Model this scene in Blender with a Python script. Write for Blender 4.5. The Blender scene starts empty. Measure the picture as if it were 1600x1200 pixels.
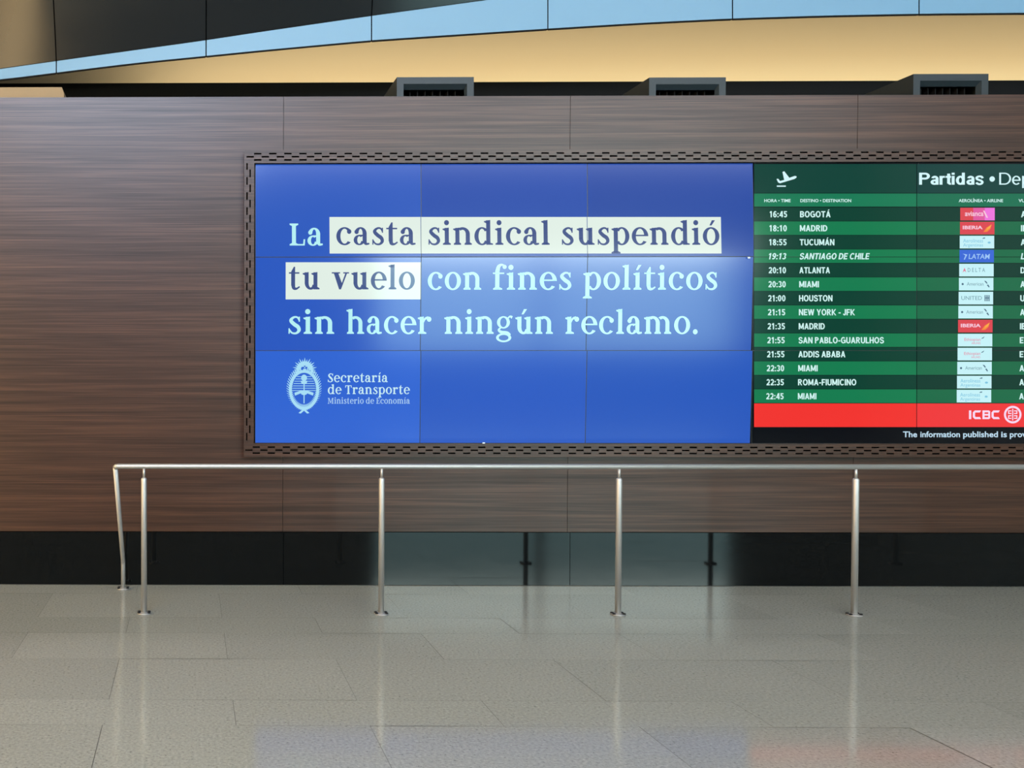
import bpy, bmesh, math, random
from mathutils import Vector, Matrix, Euler
random.seed(7)
SC = bpy.context.scene
COL = SC.collection

# ------------------------------------------------------------------ camera
F, CX, CY, YAW, PITCH, D = 1350.0, 286.0, 612.0, 0.009, -0.0164, 6.36
EUL = Euler((math.pi / 2 + PITCH, 0, YAW))
ROT = EUL.to_matrix()
def ray(px, py):
    return ROT @ Vector(((px - CX) / F, (CY - py) / F, -1.0))
_r = ray(800, 915.5)
H = -_r.z / _r.y * D                       # eye height so that the wall foot lands on z = 0
EYE = Vector((0, 0, H))
def P(px, py, Y):
    r = ray(px, py)
    return EYE + r * (Y / r.y)
def G(px, py):                             # point on the floor
    r = ray(px, py)
    return EYE + r * (-H / r.z)
cam = bpy.data.objects.new('camera', bpy.data.cameras.new('camera'))
COL.objects.link(cam); SC.camera = cam
cam.location = EYE; cam.rotation_euler = EUL
cam.data.sensor_fit = 'HORIZONTAL'; cam.data.sensor_width = 36.0
cam.data.lens = F / 1600 * 36.0
cam.data.shift_x = (800 - CX) / 1600
cam.data.shift_y = (CY - 600) / 1600
cam.data.clip_end = 200

# ------------------------------------------------------------------ world, lights, exposure
SC.view_settings.view_transform = 'Standard'
SC.view_settings.look = 'None'
SC.view_settings.exposure = 0.0
SC.view_settings.gamma = 1.0
SC.view_settings.use_curve_mapping = False
w = bpy.data.worlds.new('world'); SC.world = w; w.use_nodes = True
w.node_tree.nodes['Background'].inputs[0].default_value = (0.75, 0.9, 1.0, 1)
w.node_tree.nodes['Background'].inputs[1].default_value = 0.17
def area(name, loc, rot, sx, sy, power, color):
    l = bpy.data.lights.new(name, 'AREA'); l.shape = 'RECTANGLE'; l.size = sx; l.size_y = sy
    l.energy = power; l.color = color
    o = bpy.data.objects.new(name, l); COL.objects.link(o)
    o.location = loc; o.rotation_euler = rot
    return o
for k, lx in enumerate((-3.0, 3.0, 9.0)):  # fill lights added above the hall, without any fittings
    area('hall_fill_light', (lx, -1.5, 8.0), (0, 0, 0), 3.5, 5.0, 170, (1.0, 0.95, 0.85))
area('cove_light', (P(1325, 0, 9.2).x, 9.16, 4.47), (math.radians(180 - 24), 0, 0), 14.8, 0.1, 118, (1.0, 0.85, 0.58))
area('left_wall_fill', (-5.2, -2.0, 4.0), (0, math.radians(90), 0), 5.0, 17.0, 2900, (1.0, 0.80, 0.52))  # added warm wash on the unseen side wall, for the canopy's tan reflection

# ------------------------------------------------------------------ materials
def lin(h):
    h = h.lstrip('#'); c = [int(h[i:i + 2], 16) / 255 for i in (0, 2, 4)]
    return tuple(x / 12.92 if x <= 0.04045 else ((x + 0.055) / 1.055) ** 2.4 for x in c) + (1,)
def mat(name, color='#808080', rough=0.5, metal=0.0, spec=0.5, emit=None, estr=1.0):
    m = bpy.data.materials.new(name); m.use_nodes = True
    b = m.node_tree.nodes['Principled BSDF']
    b.inputs['Base Color'].default_value = lin(color) if isinstance(color, str) else color
    b.inputs['Roughness'].default_value = rough
    b.inputs['Metallic'].default_value = metal
    b.inputs['Specular IOR Level'].default_value = spec
    if emit:
        b.inputs['Emission Color'].default_value = lin(emit) if isinstance(emit, str) else emit
        b.inputs['Emission Strength'].default_value = estr
    return m
def nodes(m):
    nt = m.node_tree
    return nt, nt.nodes['Principled BSDF'], (lambda t: nt.nodes.new(t)), (lambda a, b: nt.links.new(a, b))
def ramp(n, stops):
    e = n.color_ramp.elements
    while len(e) > 1: e.remove(e[-1])
    e[0].position, e[0].color = stops[0]
    for p, c in stops[1:]:
        x = e.new(p); x.color = c
def wood_material(name, c0, c1, c2):
    m = mat(name, rough=0.35, spec=0.5)
    nt, b, N, L = nodes(m)
    tc = N('ShaderNodeTexCoord'); mp = N('ShaderNodeMapping'); mp.inputs['Scale'].default_value = (0.55, 1, 30)
    n1 = N('ShaderNodeTexNoise'); n1.inputs['Scale'].default_value = 1.0; n1.inputs['Detail'].default_value = 6; n1.inputs['Roughness'].default_value = 0.62
    mp2 = N('ShaderNodeMapping'); mp2.inputs['Scale'].default_value = (1.6, 1, 150)
    n2 = N('ShaderNodeTexNoise'); n2.inputs['Scale'].default_value = 1.0; n2.inputs['Detail'].default_value = 4
    mix = N('ShaderNodeMath'); mix.operation = 'MULTIPLY_ADD'; mix.inputs[1].default_value = 0.45
    half = N('ShaderNodeMath'); half.operation = 'MULTIPLY'; half.inputs[1].default_value = 0.55
    rp = N('ShaderNodeValToRGB'); ramp(rp, [(0.30, lin(c0)), (0.5, lin(c1)), (0.70, lin(c2))])
    L(tc.outputs['Object'], mp.inputs[0]); L(tc.outputs['Object'], mp2.inputs[0])
    L(mp.outputs[0], n1.inputs['Vector']); L(mp2.outputs[0], n2.inputs['Vector'])
    L(n1.outputs[0], half.inputs[0]); L(n2.outputs[0], mix.inputs[0]); L(half.outputs[0], mix.inputs[2])
    L(mix.outputs[0], rp.inputs[0]); L(rp.outputs[0], b.inputs['Base Color'])
    sp = N('ShaderNodeMapRange'); sp.inputs[1].default_value = 0.36; sp.inputs[2].default_value = 0.64; sp.inputs[3].default_value = 0.42; sp.inputs[4].default_value = 0.58
    L(mix.outputs[0], sp.inputs[0]); L(sp.outputs[0], b.inputs['Specular IOR Level'])
    return m
M = {}
M['wood'] = wood_material('walnut_veneer', '#1f120a', '#372013', '#50301d')
M['gap'] = mat('dark_gap', '#080808', 0.9, spec=0.1)
M['black'] = mat('matt_black', '#0b0b0a', 0.8, spec=0.2)
M['cream'] = mat('cream_plaster', '#e2d0ae', 0.85, spec=0.2)
M['ledge'] = mat('tan_plaster', '#937d60', 0.8, spec=0.2)
M['fascia'] = mat('sky_tinted_panel', '#7197b0', 0.4, spec=0.3)  # sky reflection painted into the base colour as pale blue
M['soffit'] = mat('black_gloss_panel', '#1d2022', 0.12, spec=0.5)
M['steel'] = mat('brushed_steel', '#bfbdb9', 0.58, 1.0)
M['steel_dark'] = mat('dark_screw', '#1c1c1c', 0.5, 0.6)
M['duct'] = mat('slate_grey_sheet', '#1b2327', 0.5, 0.0)
M['duct_lip'] = mat('grey_lip', '#2f3a40', 0.45)
M['hall'] = mat('hall_grey', '#6f7170', 0.8)
M['hall_dark'] = mat('hall_dark', '#1d1f20', 0.7)
M['window'] = mat('window_daylight', '#000000', 0.3, emit=(0.56, 0.97, 1.0, 1), estr=6.5)
M['skylight'] = mat('clerestory_daylight', '#000000', 0.3, emit=(0.62, 0.77, 1.0, 1), estr=27.0)
M['window_sky'] = mat('window_sky', '#000000', 0.3, emit=(0.80, 1.0, 0.95, 1), estr=24.0)
M['skylight_dim'] = mat('clerestory_shaded', '#000000', 0.3, emit=(0.78, 0.85, 1.0, 1), estr=7.0)
M['frame'] = mat('window_frame', '#15181a', 0.5)

def granite():
    m = mat('black_granite', '#0c0e0f', 0.06, spec=0.28)
    nt, b, N, L = nodes(m)
    tc = N('ShaderNodeTexCoord'); n = N('ShaderNodeTexNoise'); n.inputs['Scale'].default_value = 90; n.inputs['Detail'].default_value = 5
    rp = N('ShaderNodeValToRGB'); ramp(rp, [(0.4, lin('#050606')), (0.75, lin('#121415'))])
    L(tc.outputs['Object'], n.inputs['Vector']); L(n.outputs[0], rp.inputs[0]); L(rp.outputs[0], b.inputs['Base Color'])
    return m
M['granite'] = granite()
def floor_material():
    m = mat('polished_floor_tile', rough=0.16, spec=0.5)
    nt, b, N, L = nodes(m)
    tc = N('ShaderNodeTexCoord'); geo = N('ShaderNodeNewGeometry')
    n1 = N('ShaderNodeTexNoise'); n1.inputs['Scale'].default_value = 75; n1.inputs['Detail'].default_value = 6; n1.inputs['Roughness'].default_value = 0.7
    r1 = N('ShaderNodeValToRGB'); ramp(r1, [(0.30, lin('#4c4b46')), (0.40, lin('#83837a')), (0.60, lin('#94948a')), (0.75, lin('#a6a69c'))])
    n2 = N('ShaderNodeTexNoise'); n2.inputs['Scale'].default_value = 1.3; n2.inputs['Detail'].default_value = 5
    add = N('ShaderNodeMath'); add.operation = 'ADD'
    rng = N('ShaderNodeMapRange'); rng.inputs[3].default_value = 0.92; rng.inputs[4].default_value = 1.06; rng.inputs[1].default_value = 0.3; rng.inputs[2].default_value = 1.5
    mul = N('ShaderNodeVectorMath'); mul.operation = 'SCALE'
    L(tc.outputs['Object'], n1.inputs['Vector']); L(tc.outputs['Object'], n2.inputs['Vector'])
    L(n1.outputs[0], r1.inputs[0]); L(geo.outputs['Random Per Island'], add.inputs[0]); L(n2.outputs[0], add.inputs[1])
    L(add.outputs[0], rng.inputs[0]); L(r1.outputs[0], mul.inputs[0]); L(rng.outputs[0], mul.inputs['Scale'])
    L(mul.outputs[0], b.inputs['Base Color'])
    n3 = N('ShaderNodeTexNoise'); n3.inputs['Scale'].default_value = 3; n3.inputs['Detail'].default_value = 4
    r3 = N('ShaderNodeMapRange'); r3.inputs[3].default_value = 0.06; r3.inputs[4].default_value = 0.15
    L(tc.outputs['Object'], n3.inputs['Vector']); L(n3.outputs[0], r3.inputs[0]); L(r3.outputs[0], b.inputs['Roughness'])
    return m
M['floor'] = floor_material()
M['grout'] = mat('grout', '#4a463f', 0.9)

def lit(name, h, k=1.0, rough=0.10):       # a lit screen colour behind glass
    c = lin(h)
    return mat(name, '#050507', rough, spec=0.5, emit=(c[0] * k, c[1] * k, c[2] * k, 1))

# ------------------------------------------------------------------ mesh helpers
def obj(name, bm, mats, parent=None, smooth=False):
    """link a bmesh given in world coordinates as one object (child of parent when there is one)"""
    me = bpy.data.meshes.new(name)
    off = Vector((0, 0, 0))
    p = parent
    while p is not None:
        off += p.location; p = p.parent
    bmesh.ops.translate(bm, verts=bm.verts, vec=-off)
    bm.to_mesh(me); bm.free()
    for m in (mats if isinstance(mats, (list, tuple)) else [mats]): me.materials.append(m)
    if smooth:
        for f in me.polygons: f.use_smooth = True
    o = bpy.data.objects.new(name, me); COL.objects.link(o)
    if parent: o.parent = parent
    return o
def empty(name, loc, label, cat, group=None):
    o = bpy.data.objects.new(name, None); COL.objects.link(o); o.location = loc
    o.empty_display_size = 0.1
    o['label'] = label; o['category'] = cat
    if group: o['group'] = group
    return o
def struct(name, bm, mats, label=None, parent=None, smooth=False):
    o = obj(name, bm, mats, parent, smooth)
    if parent is None: o['kind'] = 'structure'
    if label: o['label'] = label
    return o
def box(bm, x0, x1, y0, y1, z0, z1, mi=0):
    v = [bm.verts.new(c) for c in ((x0, y0, z0), (x1, y0, z0), (x1, y1, z0), (x0, y1, z0), (x0, y0, z1), (x1, y0, z1), (x1, y1, z1), (x0, y1, z1))]
    for q in ((0, 1, 5, 4), (1, 2, 6, 5), (2, 3, 7, 6), (3, 0, 4, 7), (4, 5, 6, 7), (3, 2, 1, 0)):
        f = bm.faces.new([v[i] for i in q]); f.material_index = mi
def quad(bm, pts, mi=0):
    f = bm.faces.new([bm.verts.new(p) for p in pts]); f.material_index = mi
    return f
def tube(bm, pts, r, n=20, mi=0, cap=True):
    """round bar through pts; radii r (number or list)"""
    rs = r if isinstance(r, (list, tuple)) else [r] * len(pts)
    pts = [Vector(p) for p in pts]
    t0 = (pts[1] - pts[0]).normalized()
    u = t0.orthogonal().normalized(); rings = []
    for i, p in enumerate(pts):
        a = pts[i] - pts[i - 1] if i else pts[1] - pts[0]
        b = pts[i + 1] - pts[i] if i < len(pts) - 1 else pts[i] - pts[i - 1]
        if a.length < 1e-9: a = b
        if b.length < 1e-9: b = a
        t = (a.normalized() + b.normalized()).normalized()
        u = (u - t * u.dot(t)).normalized(); v = t.cross(u)
        rings.append([bm.verts.new(p + (u * math.cos(k * 2 * math.pi / n) + v * math.sin(k * 2 * math.pi / n)) * rs[i]) for k in range(n)])
    for A, B in zip(rings, rings[1:]):
        for k in range(n):
            f = bm.faces.new((A[k], A[(k + 1) % n], B[(k + 1) % n], B[k])); f.material_index = mi; f.smooth = True
    if cap:
        bm.faces.new(rings[0][::-1]).material_index = mi; bm.faces.new(rings[-1]).material_index = mi
def WX(px, py=470): return P(px, py, D).x
def WZ(py, px=800): return P(px, py, D).z

# ------------------------------------------------------------------ floor
XL, XR, YB = -8.0, 19.0, -12.0
rows = [(6.11, D + 0.3, 0), (5.50, 6.11, 1), (5.17, 5.50, 0), (4.69, 5.17, 1), (4.09, 4.69, 0), (3.79, 4.09, 1), (3.19, 3.79, 0)]
y = 3.19; k = 1
while y > 0: rows.append((y - 0.6, y, k)); y -= 0.6; k ^= 1
bm = bmesh.new()
for ya, yb, odd in rows:
    x = -8.16 + 0.69 - 1.18 * 0.5 * odd
    while x < XR:
        g = 0.0011; tx = random.uniform(-1, 1) * 0.0016; ty = random.uniform(-1, 1) * 0.0016
        xm, ym = x + 0.59, (ya + yb) / 2
        zz = lambda X, Y: (X - xm) * tx + (Y - ym) * ty
        c = [(x + g, ya + g), (x + 1.18 - g, ya + g), (x + 1.18 - g, yb - g), (x + g, yb - g)]
        quad(bm, [(X, Y, zz(X, Y)) for X, Y in c])
        x += 1.18
box(bm, XL - 1, XR + 2, YB, y, -0.05, 0.0)
box(bm, XL - 1, XR + 2, y, D + 0.3, -0.05, -0.0022, 1)
struct('floor', bm, [M['floor'], M['grout']], 'polished grey stone tile floor with dark joints')

# ------------------------------------------------------------------ timber wall, plinth
ZT, ZW, ZP0 = WZ(150), WZ(831), 0.0
bm = bmesh.new()
seams = [WX(-460, 190), WX(-5, 190), WX(443, 190), WX(891, 190), WX(1340, 190), WX(1790, 190), WX(2240, 190)]
edges = [XL] + seams + [XR]
for a, b in zip(edges, edges[1:]):
    box(bm, a + 0.0016, b - 0.0016, D, D + 0.02, ZW, ZT)
box(bm, XL, XR, D + 0.02, D + 0.26, 0.0, ZT - 0.004, 1)
struct('wall_front', bm, [M['wood'], M['gap']], 'brown walnut veneer wall panels around the screens')
bm = bmesh.new()
xs = [443 + 448 * k for k in range(-4, 6)]
for a, b in zip(xs, xs[1:]):
    box(bm, WX(a, 870) + 0.002, WX(b, 870) - 0.002, D + 0.004, D + 0.018, 0.004, ZW - 0.006)
struct('baseboard_front', bm, [M['granite']], 'polished black granite plinth along the wall foot')

# ------------------------------------------------------------------ perforated surround of the screens
FY, BY, SY = D - 0.054, D - 0.014, D - 0.034        # frame face, backing, screen face
root = empty('perforated_frame', (WX(1160), D, WZ(700)), 'slotted wood-look frame round the blue screen and the departures board', 'frame')
PXM = 212.0
def strip(bm, along, lo, hi, a0, a1, lines, phase, period, slot, sw):
    """front sheet with rows of slots; along = 'x' or 'z'; lo..hi across, a0..a1 along (metres)"""
    def rect(u0, u1, v0, v1):
        if u1 - u0 < 1e-6 or v1 - v0 < 1e-6: return
        if along == 'x': quad(bm, [(u0, FY, v0), (u1, FY, v0), (u1, FY, v1), (u0, FY, v1)])
        else: quad(bm, [(v0, FY, u0), (v1, FY, u0), (v1, FY, u1), (v0, FY, u1)][::-1])
    cur = lo
    for i, c in enumerate(lines):
        rect(a0, a1, cur, c - sw / 2)
        u = a0; s = phase[i]
        while s < a1:
            s1 = min(s + slot, a1)
            if s > a0:
                rect(u, s, c - sw / 2, c + sw / 2); u = s1
            s += period
        rect(u, a1, c - sw / 2, c + sw / 2)
        cur = c + sw / 2
    rect(a0, a1, cur, hi)
XF0, XS0, XS1 = WX(380.5), WX(398.3), WX(1941)
XF1 = XS1 + 0.085
ZF1, ZS1, ZS0, ZF0 = WZ(236.5), WZ(256.8), WZ(692.2), WZ(713)
bm = bmesh.new(); per = 23.2 / PXM
strip(bm, 'x', ZS1, ZF1, XF0, XF1, [WZ(251.9), WZ(247.0), WZ(242.2)], [WX(395.7), WX(384.2), WX(395.7)], per, 11.5 / PXM, 2.5 / PXM)
top = obj('slotted_strip', bm, M['wood'], root)
bm = bmesh.new()
strip(bm, 'x', ZF0, ZS0, XF0, XF1, [WZ(707.4), WZ(702.7), WZ(698.0)], [WX(394, 700), WX(382.5, 700), WX(394, 700)], per, 11.5 / PXM, 2.4 / PXM)
bot = obj('slotted_strip', bm, M['wood'], root)
bm = bmesh.new()
strip(bm, 'z', XF0, WX(396.2), ZS0, ZS1, [WX(385.0), WX(389.8)], [ZS0 + 0.02, ZS0 + 0.02 + per / 2], per, 12 / PXM, 2.3 / PXM)
lef = obj('slotted_strip', bm, M['wood'], root)
bm = bmesh.new()
strip(bm, 'z', XS1 + 0.01, XF1, ZS0, ZS1, [XF1 - 0.045, XF1 - 0.022], [ZS0 + 0.02, ZS0 + 0.02 + per / 2], per, 12 / PXM, 2.3 / PXM)
rig = obj('slotted_strip', bm, M['wood'], root)
for o in (top, bot, lef, rig):
    md = o.modifiers.new('thickness', 'SOLIDIFY'); md.thickness = 0.004; md.offset = -1
bm = bmesh.new()
for a in ((XF0 + .003, XF1, ZS1 + .004, ZF1 - .003), (XF0 + .003, XF1, ZF0 + .003, ZS0 - .004), (XF0 + .003, XS0 - .003, ZS0 - .004, ZS1 + .004), (XS1 + .003, XF1, ZS0 - .004, ZS1 + .004)):
    box(bm, a[0], a[1], BY, D - 0.0005, a[2], a[3])
obj('dark_backing', bm, M['gap'], root)

# ------------------------------------------------------------------ lettering
ST, TH = 0.25, 0.095
def catmull(pts, n=8):
    P4 = [pts[0]] + list(pts) + [pts[-1]]; out = []
    for i in range(1, len(P4) - 2):
        p0, p1, p2, p3 = P4[i - 1:i + 3]
        for j in range(n):
            t = j / n
            out.append(tuple(0.5 * (2 * b + (c - a) * t + (2 * a - 5 * b + 4 * c - d) * t * t + (-a + 3 * b - 3 * c + d) * t ** 3) for a, b, c, d in zip(p0, p1, p2, p3)))
    out.append(tuple(pts[-1])); return out
def stroke(pts):
    """pts: (x, y, width) -> quads along a smooth pen line"""
    c = catmull(pts); out = []; L = R = None
    for i, (x, y, wd) in enumerate(c):
        a = c[max(i - 1, 0)]; b = c[min(i + 1, len(c) - 1)]
        dx, dy = b[0] - a[0], b[1] - a[1]; l = math.hypot(dx, dy) or 1
        nx, ny = -dy / l * wd / 2, dx / l * wd / 2
        L2, R2 = (x + nx, y + ny), (x - nx, y - ny)
        if L: out.append([R, R2, L2, L])
        L, R = L2, R2
    return out
def ring(cx, cy, rx, ry, a0=0, a1=360, wx=ST, wy=TH, n=36):
    out = []; q = None
    for i in range(n + 1):
        t = math.radians(a0 + (a1 - a0) * i / n); c, s = math.cos(t), math.sin(t)
        p = ((cx + rx * c, cy + ry * s), (cx + (rx - wx) * c, cy + (ry - wy) * s))
        if q: out.append([q[0], p[0], p[1], q[1]])
        q = p
    return out
def disc(cx, cy, r, ry=None, n=20):
    ry = ry or r
    return [[(cx + r * math.cos(i * 2 * math.pi / n), cy + ry * math.sin(i * 2 * math.pi / n)) for i in range(n)]]
def rc(x0, y0, x1, y1): return [[(x0, y0), (x1, y0), (x1, y1), (x0, y1)]]
def serif(xc, y, hw=0.27, up=1, hl=None):  # bracketed slab under (up=1) or over (up=-1) a stem
    hl = hw if hl is None else hl
    h = 0.075 * up; k = 0.07 * up
    return [[(xc - hl, y), (xc + hw, y), (xc + hw, y + h), (xc + ST / 2, y + h + k), (xc - ST / 2, y + h + k), (xc - hl, y + h)][::up]]
def stem(xc, y0, y1): return rc(xc - ST / 2, y0, xc + ST / 2, y1)
def flag(xc, y):                           # slanted head serif to the left of a stem top
    return [[(xc - ST / 2 - 0.13, y - 0.11), (xc - ST / 2, y - 0.17), (xc + ST / 2, y - 0.2), (xc + ST / 2, y + 0.02), (xc - ST / 2 - 0.13, y - 0.05)]]
def arch(x0, x1):                          # shoulder from stem x0 to stem x1
    m = (x0 + x1) / 2
    return ring(m, 0.62, (x1 - x0) / 2 + ST / 2, 0.40, 0, 128, ST, 0.15) + rc(x1 - ST / 2, 0, x1 + ST / 2, 0.625)
def acute(x, y=1.12): return [[(x - 0.07, y), (x + 0.06, y), (x + 0.27, y + 0.30), (x + 0.08, y + 0.30)]]
def shift(ps, dx, dy=0, sx=1): return [[(x * sx + dx, y + dy) for x, y in p] for p in ps]
ASC = 1.42
def g_L(): return stem(.3, 0, 1.27) + serif(.3, 0) + serif(.3, 1.27, up=-1) + rc(.3, 0, .95, .085) + [[(.86, 0), (.97, 0), (1.0, .36), (.9, .36)]], 1.02
def g_T(): return stem(.55, 0, 1.27) + serif(.55, 0) + rc(.05, 1.18, 1.05, 1.27) + [[(.05, 1.27), (.02, .92), (.11, .92), (.17, 1.19)], [(1.05, 1.27), (.93, 1.19), (.99, .92), (1.08, .92)]], 1.1
def g_E(): return stem(.3, 0, 1.27) + serif(.3, 0) + serif(.3, 1.27, up=-1) + rc(.3, 0, .95, .085) + rc(.3, 1.185, .92, 1.27) + rc(.3, .61, .75, .69) + [[(.86, 0), (.97, 0), (1.0, .34), (.9, .34)], [(.82, 1.27), (.94, 1.27), (.94, .96), (.85, .96)]] + rc(.7, .52, .78, .79), 1.05
def g_M(): return rc(.2, 0, .32, 1.27) + serif(.26, 0, .22) + stem(1.35, 0, 1.27) + serif(1.35, 0) + serif(1.35, 1.27, up=-1, hl=.1) + serif(.3, 1.27, up=-1, hw=.05, hl=.26) + [[(.2, 1.27), (.46, 1.27), (.9, .22), (.74, .1)], [(.74, .1), (.86, .12), (1.35, 1.27), (1.22, 1.27)]], 1.7
def g_S(): return stroke([(.86, .98, .1), (.68, 1.2, .1), (.42, 1.2, .14), (.24, .98, .23), (.42, .72, .27), (.68, .5, .27), (.78, .25, .22), (.58, .05, .12), (.3, .06, .1), (.12, .3, .1)]) + rc(.82, .9, .9, 1.26) + rc(.08, .0, .15, .38), .95
def g_o(): return ring(.52, .5, .5, .525), 1.04
def g_c(): return ring(.52, .5, .5, .525, 48, 318) + disc(.80, .77, .135, .14), .95
def g_e(): return ring(.52, .5, .5, .525, 0, 322) + rc(.2, .5, .98, .585), 1.0
def g_a(): return rc(.56, .12, .56 + ST, .68) + ring(.44, .66, .37, .365, 0, 150, ST, .1) + disc(.2, .75, .13) + ring(.36, .28, .34, .3, 50, 345, .22, .085) + rc(.36, .5, .66, .585) + stroke([(.68, .2, .22), (.76, .06, .15), (.97, .07, .09)]), .99
def g_d(): return ring(.48, .5, .46, .525, 40, 325) + stem(.86, .05, ASC) + flag(.86, ASC) + [[(.86, 0), (1.14, 0), (1.14, .075), (.98, .12), (.86, .14)]] + rc(.735, 0, .99, .2), 1.15
def g_p(): return ring(.62, .5, .46, .525, -140, 140) + stem(.26, -.46, .98) + flag(.26, .98) + serif(.26, -.5), 1.1
def g_g(): return ring(.46, .66, .4, .355, wx=.2, wy=.08) + ring(.48, -.22, .47, .26, wx=.17, wy=.1) + stroke([(.3, .36, .09), (.17, .22, .13), (.34, .1, .17), (.7, .04, .2), (.86, -.1, .18)]) + stroke([(.72, .88, .09), (.86, 1.0, .1), (1.0, .94, .17)]), 1.02
def g_n(): return stem(.26, 0, .98) + flag(.26, .98) + serif(.26, 0, .22) + arch(.26, .89) + serif(.89, 0, .24, hl=.2), 1.17
def g_h(): return stem(.26, 0, ASC) + flag(.26, ASC) + serif(.26, 0, .22) + arch(.26, .89) + serif(.89, 0, .24, hl=.2), 1.17
def g_m(): return stem(.26, 0, .98) + flag(.26, .98) + serif(.26, 0, .21) + arch(.26, .86) + serif(.86, 0, .2) + arch(.86, 1.46) + serif(1.46, 0, .24, hl=.2), 1.75
def g_r(): return stem(.26, 0, .98) + flag(.26, .98) + serif(.26, 0, .29, hl=.23) + stroke([(.3, .55, .08), (.46, .86, .12), (.68, .93, .16)]) + disc(.72, .84, .145), .88
def g_u(): return rc(.2, .35, .2 + ST, .98) + flag(.325, .98) + ring(.58, .40, .38, .42, 180, 335, ST, .13) + stem(.88, .05, .98) + flag(.88, .98) + rc(.755, 0, 1.0, .2) + [[(.9, 0), (1.14, 0), (1.14, .075), (1.0, .14), (.9, .14)]], 1.17
def g_i(): return stem(.28, 0, .98) + flag(.28, .98) + serif(.28, 0, .24) + disc(.27, 1.28, .15), .56
def g_ia(): return stem(.28, 0, .98) + flag(.28, .98) + serif(.28, 0, .24) + acute(.24), .56
def g_l(): return stem(.28, 0, ASC) + flag(.28, ASC) + serif(.28, 0, .24), .56
def g_oa(): return g_o()[0] + acute(.5), 1.04
def g_ua(): return g_u()[0] + acute(.52), 1.17
def g_s(): return stroke([(.68, .78, .09), (.56, .95, .1), (.36, .95, .12), (.2, .77, .2), (.38, .56, .22), (.6, .4, .22), (.66, .2, .19), (.5, .04, .12), (.26, .06, .1), (.1, .25, .09)]) + rc(.64, .7, .715, .99) + rc(.06, .01, .13, .32), .79
def g_t(): return rc(.16, .22, .16 + ST, 1.0) + [[(.16, .9), (.41, .9), (.41, 1.3), (.33, 1.3), (.16, 1.02)]] + rc(.02, .9, .68, .985) + stroke([(.285, .3, .25), (.33, .09, .21), (.5, .04, .12), (.7, .16, .08)]), .72
def g_f(): return stem(.3, 0, 1.1) + serif(.3, 0, .29, hl=.24) + rc(.04, .9, .7, .985) + stroke([(.3, 1.05, .25), (.38, 1.33, .2), (.55, 1.43, .12), (.7, 1.38, .1)]) + disc(.72, 1.31, .12), .72
def g_v(): return [[(.1, .95), (.38, .95), (.66, .25), (.5, 0), (.44, 0)], [(.47, 0), (.56, 0), (.95, .95), (.84, .95), (.56, .24)]] + rc(-.02, .91, .5, .985) + rc(.7, .91, 1.06, .985), 1.04
def g_dot(): return disc(.2, .12, .15), .4
def g_nt(): return g_n()
GL = {'L': g_L, 'T': g_T, 'E': g_E, 'M': g_M, 'S': g_S, 'o': g_o, 'c': g_c, 'e': g_e, 'a': g_a, 'd': g_d, 'p': g_p, 'g': g_g, 'n': g_n, 'h': g_h, 'm': g_m,
      'r': g_r, 'u': g_u, 'i': g_i, 'í': g_ia, 'l': g_l, 'ó': g_oa, 'ú': g_ua, 's': g_s, 't': g_t, 'f': g_f, 'v': g_v, '.': g_dot}
def word(txt, x0, x1, base, xh, track=0.10):
    """serif word as pixel polygons filling x0..x1 on the baseline; xh = x-height in pixels"""
    polys = []; x = 0
    for ch in txt:
        if ch == ' ': x += 0.48; continue
        ps, adv = GL[ch](); polys += shift(ps, x); x += adv + track
    lo = min(p[0] for q in polys for p in q); hi = max(p[0] for q in polys for p in q)
    k = (x1 - x0) / (hi - lo)
    return [[(x0 + (px - lo) * k, base - py * xh) for px, py in q] for q in polys]
def sans(txt, x0, x1, base, cap, bold=0.0, shear=0.0, keep=None):
    """plain grotesque lettering as pixel polygons; cap = cap height in pixels; fits x0..x1 (x1 None: natural width)"""
    cu = bpy.data.curves.new('lettering', 'FONT'); cu.body = txt; cu.size = 1.0; cu.offset = bold; cu.shear = shear
    cu.resolution_u = 3
    ob = bpy.data.objects.new('lettering', cu); COL.objects.link(ob)
    me = bpy.data.meshes.new_from_object(ob)
    polys = [[(me.vertices[i].co.x, me.vertices[i].co.y) for i in f.vertices] for f in me.polygons]
    bpy.data.objects.remove(ob); bpy.data.curves.remove(cu); bpy.data.meshes.remove(me)
    lo = min(p[0] for q in polys for p in q); hi = max(p[0] for q in polys for p in q)
    ky = cap / 0.73; kx = ky if x1 is None else (x1 - x0) / (hi - lo)
    return [[(x0 + (px - lo) * kx, base - py * ky) for px, py in q] for q in polys]

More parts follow.
